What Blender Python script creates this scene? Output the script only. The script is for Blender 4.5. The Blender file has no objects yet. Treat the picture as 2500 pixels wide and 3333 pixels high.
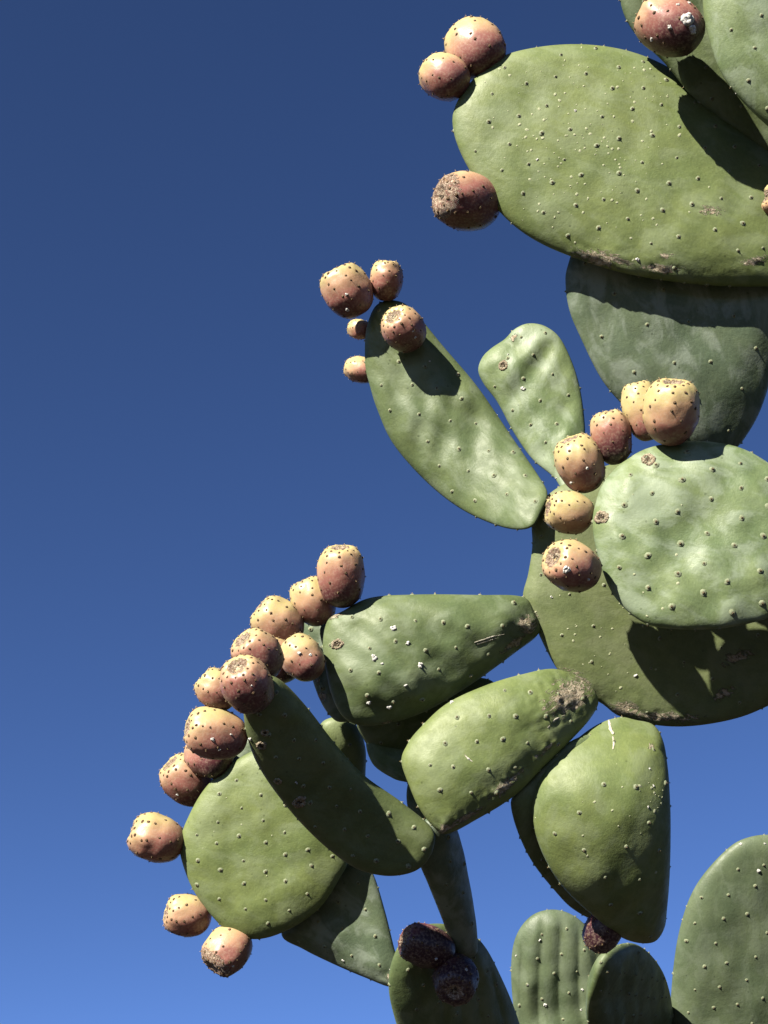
import bpy, bmesh, math, random
import numpy as np
from mathutils import Vector, Matrix, noise

# ---------------------------------------------------------------- camera, sky, sun, exposure
scene = bpy.context.scene
cam_d = bpy.data.cameras.new('camera'); cam = bpy.data.objects.new('camera', cam_d)
scene.collection.objects.link(cam); scene.camera = cam
cam.location = (0, 0, 1.5); cam.rotation_euler = (math.radians(120), 0, 0)
cam_d.sensor_fit = 'VERTICAL'; cam_d.angle = math.radians(36); cam_d.clip_start = .05; cam_d.clip_end = 3000

SUN_DIR = Vector((-.53, -.709, .468)).normalized()          # towards the sun
sun_el = math.asin(SUN_DIR.z); sun_az = math.atan2(SUN_DIR.x, SUN_DIR.y)
world = bpy.data.worlds.new('World'); scene.world = world; world.use_nodes = True
wn = world.node_tree; wn.nodes.clear()
sky = wn.nodes.new('ShaderNodeTexSky'); sky.sky_type = 'NISHITA'; sky.sun_disc = False
sky.sun_elevation = sun_el; sky.sun_rotation = sun_az
sky.altitude = 600; sky.air_density = .3; sky.dust_density = .0; sky.ozone_density = 3.0
bg = wn.nodes.new('ShaderNodeBackground'); bg.inputs['Strength'].default_value = .054
wo = wn.nodes.new('ShaderNodeOutputWorld')
hs = wn.nodes.new('ShaderNodeHueSaturation'); hs.inputs['Saturation'].default_value = 1.08; hs.inputs['Hue'].default_value = .506       # deep clear-day blue
wn.links.new(sky.outputs[0], hs.inputs['Color']); wn.links.new(hs.outputs[0], bg.inputs[0]); wn.links.new(bg.outputs[0], wo.inputs[0])
sun_d = bpy.data.lights.new('sun', 'SUN'); sun_d.energy = 5.0; sun_d.angle = math.radians(.5); sun_d.color = (1, .93, .80)
sun = bpy.data.objects.new('sun', sun_d); scene.collection.objects.link(sun)
sun.rotation_euler = SUN_DIR.to_track_quat('Z', 'Y').to_euler(); sun.location = (-3, -5, 6)
vs = scene.view_settings
vs.view_transform = 'Standard'; vs.look = 'None'; vs.exposure = 2.07; vs.gamma = 1; vs.use_curve_mapping = False

random.seed(7)
col = scene.collection

# ---------------------------------------------------------------- plant measurements (metres; u = pad axis, w = pad face normal)
PADS = [
  {"key":"A","pos":[0.2891,1.3641,2.7374],"u":[-0.94283,-0.1497,0.29777],"w":[0.04018,-0.93798,-0.34435],"out":[[0.2165,0.0166],[0.2216,-0.0083],[0.2148,-0.0399],[0.1942,-0.0797],[0.1555,-0.108],[0.1059,-0.1295],[0.0524,-0.1396],[0.0001,-0.1353],[-0.0567,-0.1163],[-0.1218,-0.0894],[-0.1877,-0.0613],[-0.2317,-0.0312],[-0.2482,0.0037],[-0.2314,0.0428],[-0.1837,0.075],[-0.1029,0.103],[-0.0245,0.1187],[0.0414,0.1206],[0.0873,0.1154],[0.1253,0.1014],[0.1647,0.0753],[0.1973,0.0449]],"k":[-0.25,-0.35,0],"t":0.034,"e":0.05,"mat":"green","sp":0.036,"plant":0,"lump":0.6,"label":"broad oval pad sprinkled with tiny cream spots","ind":1,"cork":[[[0.0069,0.1144],[-0.0387,-0.0051],[-0.0012,0.0095]],[[-0.0613,0.1038],[-0.0304,-0.0083],[-0.0013,0.0052]],[[-0.1559,0.0601],[-0.0192,-0.0125],[-0.0032,0.0055]],[[-0.0571,0.0912],[-0.0148,-0.0055],[-0.001,0.003]],[[-0.0909,0.024],[-0.015,-0.0058],[-0.002,0.0062]],[[0.1344,0.1271],[-0.0101,0.0031],[0.0008,0.003]]],"wax":[[[-0.0324,0.1032],0.0032],[[0.0896,-0.0385],0.0026],[[0.1121,0.0329],0.0021]],"dots":[[[0.0804,-0.0046],0.1216,90],[[0.0858,-0.0386],0.0635,30],[[0.1048,0.0216],0.074,26],[[0.0263,-0.0973],0.037,12],[[0.0336,0.0374],0.1058,24]]},
  {"key":"B","pos":[0.3436,1.4644,2.5995],"u":[-0.20593,-0.48115,0.85211],"w":[0.05043,-0.87483,-0.48179],"out":[[0.0663,0.1228],[0.0894,0.1158],[0.1248,0.0899],[0.1411,0.0374],[0.1326,-0.0325],[0.1045,-0.0939],[0.0585,-0.1353],[0.004,-0.1318],[-0.0566,-0.1044],[-0.1157,-0.0743],[-0.146,-0.0502],[-0.1591,-0.0344],[-0.1749,-0.0185],[-0.1693,0.009],[-0.1516,0.0289],[-0.1251,0.0527],[-0.0898,0.0797],[-0.0468,0.1042],[0.0109,0.1193],[0.0393,0.1241]],"k":[0,-0.4,0],"t":0.03,"e":0.05,"mat":"grey","sp":0.05,"plant":0,"lump":0.7,"kb":1.2},
  {"key":"C","pos":[0.3489,1.4946,2.3312],"u":[-0.96732,0.01932,0.25284],"w":[-0.08051,-0.9689,-0.234],"out":[[0.1215,0.0127],[0.1235,-0.0141],[0.1195,-0.0396],[0.1021,-0.0682],[0.0755,-0.0905],[0.0322,-0.1066],[-0.0133,-0.1099],[-0.0506,-0.0994],[-0.0913,-0.0778],[-0.1213,-0.0437],[-0.1319,0.0011],[-0.1177,0.0399],[-0.0815,0.0713],[-0.0359,0.0944],[0.0164,0.107],[0.049,0.1061],[0.0837,0.0842],[0.1077,0.0472]],"k":[-0.2,-0.2,0],"t":0.034,"e":0.05,"mat":"pale","sp":0.035,"plant":0,"lump":1.25,"label":"rounded pad with pale waxy bloom and two round scars","ar":1.25,"ind":1,"kb":1.5,"scar":[[[0.0776,-0.0703],0.0075,0.01,0],[[0.1138,0.0047],0.0075,0.0095,0]],"dots":[[[0.0667,-0.0128],0.0603,8],[[0.0561,0.09],0.0402,6]]},
  {"key":"D","pos":[0.3605,1.6602,2.3544],"u":[-0.98126,-0.17094,0.08892],"w":[0.12092,-0.90561,-0.4065],"out":[[0.197,-0.0566],[0.1836,-0.0811],[0.1586,-0.1031],[0.1063,-0.1343],[0.024,-0.1624],[-0.0688,-0.1641],[-0.1561,-0.1218],[-0.2066,-0.045],[-0.2154,0.0268],[-0.1752,0.0832],[-0.1158,0.1226],[-0.0789,0.143],[-0.0298,0.1591],[0.0145,0.1651],[0.0599,0.1616],[0.084,0.1499],[0.1163,0.1385],[0.1446,0.1156],[0.1724,0.0773],[0.1938,0.044],[0.1922,0.0135],[0.1919,-0.0197]],"k":[-0.15,-0.2,0],"t":0.036,"e":0.05,"mat":"old","sp":0.044,"plant":0,"lump":0.5,"ar":0.8,"ind":1,"cork":[[[0.1232,0.1313],[-0.0268,0.013],[0.0073,0.0144]],[[0.0089,0.1536],[-0.05,-0.0041],[-0.0006,0.0075]],[[-0.0535,0.1181],[-0.0142,-0.0091],[-0.0043,0.0063]],[[0.1818,0.0699],[-0.0086,-0.0013],[-0.0031,0.0212]],[[0.0594,0.1514],[-0.0218,-0.0033],[-0.0016,0.0106]],[[-0.0641,0.0727],[-0.0201,-0.0106],[-0.0042,0.0076]]],"wax":[[[0.0529,0.1125],0.0033],[[0.1647,0.0376],0.0022]],"dots":[[[0.0943,0.1134],0.0712,24],[[0.1328,0.038],0.0657,10]]},
  {"key":"G","pos":[0.077,1.6165,2.5601],"u":[-0.69306,-0.20894,0.68994],"w":[-0.08043,-0.92869,-0.36204],"out":[[0.1215,0.0218],[0.1463,-0.0024],[0.1598,-0.0219],[0.1661,-0.0424],[0.1562,-0.0606],[0.1325,-0.0693],[0.0742,-0.0643],[0.0024,-0.0576],[-0.0745,-0.0412],[-0.1356,-0.0251],[-0.157,-0.0148],[-0.1665,0.0048],[-0.1713,0.0278],[-0.1479,0.0469],[-0.0935,0.0637],[-0.034,0.0693],[0.0272,0.0653],[0.072,0.0494],[0.1015,0.0342]],"k":[0.3,-0.7,0],"t":0.04,"e":0.06,"mat":"green2","sp":0.035,"plant":0,"lump":1.2,"ind":1,"kb":-3.0,"wax":[[[0.0666,-0.0368],0.0017],[[-0.0396,-0.06],0.0017]]},
  {"key":"H","pos":[0.1941,1.6388,2.6116],"u":[-0.23309,-0.31591,0.91971],"w":[-0.12116,-0.92896,-0.34979],"out":[[0.0544,0.0647],[0.0693,0.0555],[0.0779,0.0413],[0.0846,0.0227],[0.0941,0.007],[0.0964,-0.0117],[0.0864,-0.0319],[0.0623,-0.0466],[0.0128,-0.0528],[-0.0384,-0.0482],[-0.0739,-0.0388],[-0.1075,-0.02],[-0.1281,-0.0002],[-0.1057,0.0087],[-0.0756,0.0276],[-0.0356,0.0413],[0.0073,0.0514],[0.035,0.0623]],"k":[0,0,0],"t":0.03,"e":0.05,"mat":"pale","sp":0.034,"plant":0,"lump":1.2,"ind":1,"kb":-2.6,"cork":[[[0.0815,0.011],[0.0042,-0.007],[-0.0042,-0.0023]]],"scar":[[[0.0479,0.0331],0.0064,0.0075,0]],"wax":[[[0.0135,0.0157],0.0041],[[0.0608,0.0238],0.0017],[[-0.1085,0.0057],0.0023]]},
  {"key":"I","pos":[0.0396,1.6379,2.2631],"u":[-0.95356,0.07758,-0.29103],"w":[0.05069,-0.91114,-0.40898],"out":[[0.1023,-0.04],[0.0889,-0.0636],[0.0696,-0.0687],[0.0345,-0.074],[-0.0173,-0.0618],[-0.0842,-0.0409],[-0.1348,-0.0243],[-0.1449,-0.0061],[-0.1434,0.0216],[-0.1054,0.0365],[-0.0354,0.058],[0.0238,0.0698],[0.0778,0.0655],[0.1031,0.0488],[0.1097,0.0182],[0.107,-0.0139]],"k":[-0.3,-1.3,0],"t":0.05,"e":0.07,"mat":"green2","sp":0.034,"plant":0,"lump":1.4,"label":"green pad flecked with white wax clumps and a dry scratch","ind":1,"kb":1.5,"cork":[[[0.0808,-0.066],[-0.0114,0.0015],[0.0005,0.0042]],[[-0.1294,0.0096],[-0.0154,0.0046],[0.0051,0.0152]],[[-0.1065,0.0249],[-0.0215,-0.0062],[-0.0021,0.0061]],[[0.0554,0.0703],[-0.013,0.0041],[0.0012,0.004]]],"scar":[[[0.0869,-0.0342],0.0058,0.0085,0]],"wax":[[[0.0215,-0.0324],0.0042],[[0.0117,-0.0113],0.0037],[[0.0522,-0.0076],0.0053],[[0.005,0.0163],0.0042],[[0.028,0.0325],0.0026],[[0.0724,0.0387],0.0037],[[0.0517,0.0511],0.0042],[[0.0456,0.001],0.0026],[[0.1055,-0.0253],0.0021]],"line":[[[[-0.0616,0.0102],[-0.0728,0.0104],[-0.0843,0.0101],[-0.0982,0.0115]],0.0021],[[[-0.0635,0.013],[-0.0747,0.0132],[-0.0873,0.0132]],0.0016]]},
  {"key":"I2","pos":[-0.0456,1.7108,2.2769],"u":[0.04798,-0.43179,0.9007],"w":[-0.10118,-0.8992,-0.42568],"out":[[0.046,0.0533],[0.0551,0.0342],[0.0597,-0.0045],[0.0339,-0.039],[-0.0146,-0.0524],[-0.0538,-0.0322],[-0.0664,0.0003],[-0.0591,0.0161],[-0.038,0.0305],[-0.003,0.0435]],"k":[0,0,0],"t":0.026,"e":0.05,"mat":"grey","sp":0.036,"plant":0,"cork":[[[-0.0374,0.0259],[0.0005,-0.0088],[-0.0076,-0.0004]],[[-0.0132,0.0322],[0.0011,-0.0048],[-0.0159,-0.0037]]]},
  {"key":"K","pos":[0.1223,1.6633,2.1591],"u":[-0.8707,0.13317,-0.47344],"w":[0.0605,-0.92633,-0.37182],"out":[[0.0992,-0.0337],[0.084,-0.0469],[0.0642,-0.0553],[0.0227,-0.0647],[-0.0266,-0.0609],[-0.0706,-0.051],[-0.1085,-0.0372],[-0.1323,-0.0093],[-0.138,0.0169],[-0.1204,0.0299],[-0.0866,0.0393],[-0.0423,0.0488],[0.0077,0.0619],[0.0567,0.0635],[0.0941,0.061],[0.1035,0.0457],[0.1071,0.0203],[0.1049,-0.0048]],"k":[0,-1.0,0],"t":0.05,"e":0.065,"mat":"green","sp":0.033,"plant":0,"lump":1.0,"label":"green pad with a tan corky neck and scabbed lower edge","ind":1,"kb":3.0,"cork":[[[-0.1054,-0.005],[-0.0423,-0.0016],[-0.0025,0.0234]],[[0.0102,0.0451],[-0.0305,-0.0053],[-0.0014,0.0071]],[[0.0658,0.0543],[-0.0308,0.0],[-0.0001,0.0051]],[[0.0944,0.0526],[-0.0126,0.0022],[0.0011,0.007]],[[-0.0475,0.0338],[-0.0186,-0.0028],[-0.0008,0.0041]]],"wax":[[[0.0176,-0.063],0.0036],[[0.0346,-0.0008],0.0021]],"line":[[[[0.0361,-0.0074],[0.035,-0.0022],[0.0323,0.0034]],0.0016],[[[-0.0613,0.0134],[-0.073,0.0099],[-0.0864,0.0115]],0.0021]]},
  {"key":"L","pos":[0.2547,1.7089,2.08],"u":[-0.23562,0.54929,-0.80173],"w":[0.10099,-0.80665,-0.58234],"out":[[-0.1108,-0.0035],[-0.1121,0.0185],[-0.1111,0.0397],[-0.098,0.0504],[-0.0719,0.0563],[-0.0343,0.0641],[0.0242,0.0808],[0.0839,0.0998],[0.1211,0.1115],[0.1428,0.1038],[0.1409,0.0676],[0.1172,0.0216],[0.0838,-0.0322],[0.0462,-0.0683],[0.0073,-0.0876],[-0.0297,-0.088],[-0.0642,-0.0673],[-0.0953,-0.0345]],"k":[-2.0,-1.8,-0.5],"t":0.056,"e":0.065,"mat":"green","sp":0.042,"plant":0,"lump":1.0,"ind":1,"kb":4.5,"cork":[[[-0.0935,0.0289],[-0.0009,0.0057],[0.0035,-0.0001]]],"wax":[[[-0.0566,0.0336],0.0021],[[-0.0343,0.0298],0.0021],[[-0.0729,0.0267],0.0016]],"line":[[[[-0.1061,-0.0158],[-0.1,-0.0166],[-0.0963,-0.014]],0.0036],[[[-0.0943,-0.0151],[-0.0884,-0.0146],[-0.0829,-0.0161]],0.0021]],"dots":[[[-0.0473,0.0348],0.0156,14],[[-0.0212,-0.0225],0.0624,16]]},
  {"key":"L2","pos":[0.2304,1.778,2.1004],"u":[-0.15484,0.7408,-0.65363],"w":[0.45059,-0.53584,-0.71404],"out":[[-0.0971,-0.065],[-0.0757,-0.0853],[-0.0541,-0.1042],[-0.0394,-0.1054],[-0.0043,-0.0885],[0.0374,-0.0603],[0.0792,-0.0217],[0.1138,0.0163],[0.1375,0.0629],[0.1227,0.094],[0.0515,0.0969],[-0.0216,0.0713],[-0.0878,0.0277],[-0.121,-0.0066],[-0.1181,-0.0381]],"k":[0,0,0],"t":0.03,"e":0.05,"mat":"green2","sp":0.036,"plant":0},
  {"key":"M","pos":[-0.0596,1.6679,2.1111],"u":[-0.76075,-0.61704,0.20131],"w":[0.30869,-0.61681,-0.72406],"out":[[0.1517,-0.0403],[0.1566,-0.064],[0.147,-0.0786],[0.1275,-0.0804],[0.0824,-0.067],[0.0245,-0.0448],[-0.0291,-0.0291],[-0.0809,-0.0259],[-0.1168,-0.0227],[-0.1273,-0.0124],[-0.1322,0.0102],[-0.1263,0.0328],[-0.1071,0.054],[-0.0778,0.0656],[-0.0392,0.0632],[0.009,0.0507],[0.0588,0.0315],[0.0945,0.0136],[0.1178,-0.0031],[0.1358,-0.0197]],"k":[0.6,0.6,0.2],"t":0.034,"e":0.022,"mat":"dark","sp":0.03,"plant":0,"lump":1.0,"label":"curled dark green pad with small scabs on its rim","ind":1,"kb":-2.5,"scar":[[[0.1106,-0.0109],0.0057,0.0057,1],[[0.0294,0.0272],0.0077,0.0067,2],[[0.0675,0.017],0.0046,0.0046,1],[[0.1182,-0.0265],0.0046,0.0041,1]],"wax":[[[0.1235,-0.0101],0.0031],[[0.1125,-0.0534],0.0021],[[0.0484,0.0082],0.0021]]},
  {"key":"N","pos":[-0.1506,1.9422,2.136],"u":[-0.98782,-0.02852,0.15294],"w":[-0.04024,-0.90275,-0.42827],"out":[[0.1085,0.0178],[0.1023,-0.0186],[0.0864,-0.0577],[0.0589,-0.0915],[0.0267,-0.1154],[-0.0203,-0.1215],[-0.0668,-0.0933],[-0.0961,-0.0391],[-0.1068,0.0032],[-0.1004,0.0276],[-0.0802,0.07],[-0.0439,0.1039],[-0.0048,0.1213],[0.0331,0.1151],[0.0729,0.0827],[0.0959,0.0511]],"k":[-0.2,-0.3,0],"t":0.034,"e":0.05,"mat":"green","sp":0.033,"plant":0,"lump":0.8,"ind":1,"dots":[[[0.008,-0.0134],0.0881,6]]},
  {"key":"N2","pos":[-0.1382,1.9576,2.2293],"u":[-0.8847,-0.28793,0.3666],"w":[0.10037,-0.88565,-0.45338],"out":[[0.0678,0.0407],[0.0655,0.0061],[0.0578,-0.0314],[0.031,-0.0583],[-0.0206,-0.0641],[-0.0646,-0.0321],[-0.0758,0.0161],[-0.0271,0.0537],[0.0297,0.0618]],"k":[0,0,0],"t":0.026,"e":0.05,"mat":"grey","sp":0.036,"plant":0},
  {"key":"O","pos":[-0.0474,2.0161,2.052],"u":[-0.67424,-0.27724,0.6845],"w":[-0.14981,-0.85625,-0.49436],"out":[[0.0623,-0.0171],[0.0603,-0.048],[0.0479,-0.0691],[0.0255,-0.0696],[-0.0202,-0.0486],[-0.0626,-0.0256],[-0.0946,-0.0105],[-0.0965,0.0092],[-0.0653,0.0277],[-0.0249,0.0479],[0.0147,0.0652],[0.0473,0.0742],[0.0644,0.0309]],"k":[0,-0.5,0],"t":0.028,"e":0.05,"mat":"grey","sp":0.036,"plant":0,"lump":1.0,"cork":[[[-0.0855,-0.0006],[-0.0062,-0.0072],[-0.0069,0.0064]]],"wax":[[[-0.0288,0.0315],0.0024],[[-0.0778,-0.0061],0.0024]]},
  {"key":"P","pos":[0.099,2.0724,1.9106],"u":[-0.13559,-0.81307,0.56616],"w":[0.50508,-0.54833,-0.66651],"out":[[0.1821,0.0751],[0.2107,0.0498],[0.21,0.0201],[0.1869,-0.0169],[0.1451,-0.049],[0.0773,-0.0698],[-0.0017,-0.086],[-0.105,-0.0974],[-0.2092,-0.0774],[-0.2345,-0.0137],[-0.1896,0.0393],[-0.0768,0.0728],[0.0528,0.0806],[0.1378,0.086]],"k":[0,0,0],"t":0.034,"e":0.05,"mat":"green2","sp":0.036,"plant":0,"rib":1.0,"cork":[[[0.0677,0.0654],[-0.0053,-0.0087],[-0.0069,0.001]]]},
  {"key":"R","pos":[0.0757,1.8142,2.0477],"u":[0.14465,0.87633,-0.45948],"w":[0.75569,-0.39761,-0.52042],"out":[[-0.0721,-0.0376],[-0.0983,-0.0251],[-0.1089,-0.0072],[-0.0828,0.0199],[-0.0423,0.0284],[0.0094,0.0312],[0.0685,0.0318],[0.1176,0.0286],[0.1411,0.0175],[0.1147,-0.0084],[0.0551,-0.0168],[-0.0126,-0.0283]],"k":[0,-1.5,0],"t":0.03,"e":0.025,"mat":"grey","sp":0.036,"plant":0,"lump":0.8},
  {"key":"S","pos":[-0.0501,1.8447,2.1849],"u":[-0.15697,-0.77334,0.61426],"w":[0.10013,-0.63122,-0.76911],"out":[[0.078,0.0163],[0.086,0.0023],[0.0827,-0.0159],[0.0648,-0.0301],[0.0346,-0.0337],[-0.0101,-0.0264],[-0.0699,-0.0225],[-0.0998,-0.0028],[-0.088,0.0188],[-0.017,0.0329],[0.0479,0.0273]],"k":[0,0,0],"t":0.04,"e":0.05,"mat":"green","sp":0.036,"plant":0},
  {"key":"T","pos":[0.05,1.7319,2.2203],"u":[-0.93327,0.22441,-0.28045],"w":[0.10102,-0.58531,-0.8045],"out":[[0.0739,-0.0389],[0.023,-0.0507],[-0.0362,-0.0383],[-0.0865,-0.0163],[-0.0846,0.024],[-0.0314,0.0424],[0.0202,0.0548],[0.0559,0.0389],[0.077,0.0083]],"k":[0,0,0],"t":0.03,"e":0.05,"mat":"green2","sp":0.036,"plant":0},
  {"key":"T2","pos":[0.0239,1.7597,2.172],"u":[-0.82973,-0.17679,0.52942],"w":[0.0,-0.94852,-0.31673],"out":[[0.0524,0.0019],[0.0366,-0.012],[-0.0028,-0.0221],[-0.0479,-0.0134],[-0.0447,0.0114],[-0.0175,0.0148],[0.0013,0.0209],[0.0313,0.0203]],"k":[0,0,0],"t":0.028,"e":0.05,"mat":"pale","sp":0.036,"plant":0},
  {"key":"T3","pos":[0.0491,1.7834,2.1311],"u":[-0.41773,-0.63469,0.65013],"w":[0.29963,-0.77176,-0.5609],"out":[[0.035,0.0069],[0.0432,-0.0118],[0.0098,-0.0244],[-0.0389,-0.0074],[-0.0414,0.0099],[-0.0207,0.0224],[0.0105,0.0201]],"k":[0,0,0],"t":0.02,"e":0.05,"mat":"grey","sp":0.036,"plant":0},
  {"key":"U","pos":[0.2814,2.5624,2.0619],"u":[-0.03073,-0.50109,0.86485],"w":[0.04994,-0.86494,-0.49938],"out":[[0.0755,0.0779],[0.125,0.0683],[0.1568,0.0414],[0.164,0.0043],[0.1477,-0.0322],[0.1097,-0.0607],[0.0537,-0.0775],[-0.0274,-0.0802],[-0.1148,-0.0612],[-0.1718,-0.0224],[-0.1769,0.0222],[-0.109,0.057],[-0.0054,0.0745]],"k":[0,0,0],"t":0.034,"e":0.05,"mat":"grey2","sp":0.04,"plant":1,"rib":1.6,"label":"narrow upright pad with vertical ribs","cork":[],"wax":[[[0.0968,0.0707],0.0022],[[0.1222,0.034],0.0029],[[0.0183,0.0276],0.0037],[[0.0404,-0.0318],0.0029],[[0.0083,-0.0294],0.0029],[[-0.0239,0.0311],0.0044],[[0.0538,0.0544],0.0029]]},
  {"key":"V","pos":[0.38,2.4977,2.0138],"u":[-0.12234,-0.95328,0.27622],"w":[0.7408,-0.27292,-0.61379],"out":[[0.2012,0.1005],[0.2766,0.0855],[0.3103,0.0515],[0.2578,-0.0075],[0.1511,-0.0579],[0.023,-0.0941],[-0.1279,-0.1101],[-0.3147,-0.1084],[-0.4022,-0.0669],[-0.2805,0.0252],[-0.028,0.0898]],"k":[0,0,0],"t":0.03,"e":0.05,"mat":"green2","sp":0.036,"plant":1,"rib":0.5,"label":"shaded upright pad with faint ribs"},
  {"key":"W","pos":[0.5957,2.5672,2.0935],"u":[-0.05922,-0.55548,0.82942],"w":[0.10032,-0.82998,-0.54869],"out":[[-0.0541,0.1396],[0.0291,0.1342],[0.1113,0.1188],[0.1775,0.0923],[0.227,0.0494],[0.2522,0.0085],[0.2516,-0.0465],[0.2128,-0.0996],[0.1325,-0.1363],[0.0165,-0.1476],[-0.1182,-0.1253],[-0.2182,-0.0726],[-0.27,0.0076],[-0.2329,0.0815],[-0.1461,0.1255]],"k":[0,-0.5,0],"t":0.036,"e":0.05,"mat":"grey2","sp":0.042,"plant":1,"lump":0.8,"ar":1.1,"wax":[[[0.2448,-0.0205],0.003],[[0.2459,0.0171],0.003],[[0.2036,-0.0073],0.0044]]},
  {"key":"X1","pos":[0.4004,1.282,2.8855],"u":[-0.62379,-0.43626,0.64851],"w":[0.06048,-0.85418,-0.51644],"out":[[0.1017,0.0859],[0.0632,0.0957],[0.015,0.0897],[-0.0382,0.0874],[-0.0983,0.0736],[-0.151,0.0539],[-0.1842,0.0118],[-0.156,-0.0385],[-0.0713,-0.0864],[0.0333,-0.108],[0.1203,-0.0793],[0.1613,-0.0149],[0.1465,0.051]],"k":[0,-0.6,0],"t":0.034,"e":0.05,"mat":"green2","sp":0.036,"plant":0,"lump":0.8},
  {"key":"X2","pos":[0.4407,1.2218,2.8238],"u":[-0.36403,-0.38227,0.84932],"w":[0.0,-0.91189,-0.41043],"out":[[0.0571,0.0761],[0.0215,0.0852],[-0.0278,0.0881],[-0.0741,0.0739],[-0.118,0.0463],[-0.1488,0.0015],[-0.1294,-0.0435],[-0.048,-0.0789],[0.0603,-0.0919],[0.1355,-0.0566],[0.1443,0.0119],[0.1051,0.0554]],"k":[0,-0.5,0],"t":0.034,"e":0.05,"mat":"pale","sp":0.036,"plant":0,"lump":0.8,"kb":1.5,"wax":[[[-0.0724,0.1382],0.0015]]},
  {"key":"Y","pos":[0.5489,1.4759,2.5436],"u":[0.08104,-0.44689,0.89091],"w":[0.10037,-0.88565,-0.45338],"out":[[0.192,0.0773],[0.2612,0.0379],[0.2727,-0.0167],[0.2073,-0.0655],[0.058,-0.086],[-0.1039,-0.0741],[-0.2389,-0.0444],[-0.31,-0.0108],[-0.2865,0.0233],[-0.1947,0.0566],[-0.0117,0.0799]],"k":[0,0,0],"t":0.04,"e":0.05,"mat":"old","sp":0.036,"plant":0}
]
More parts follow.
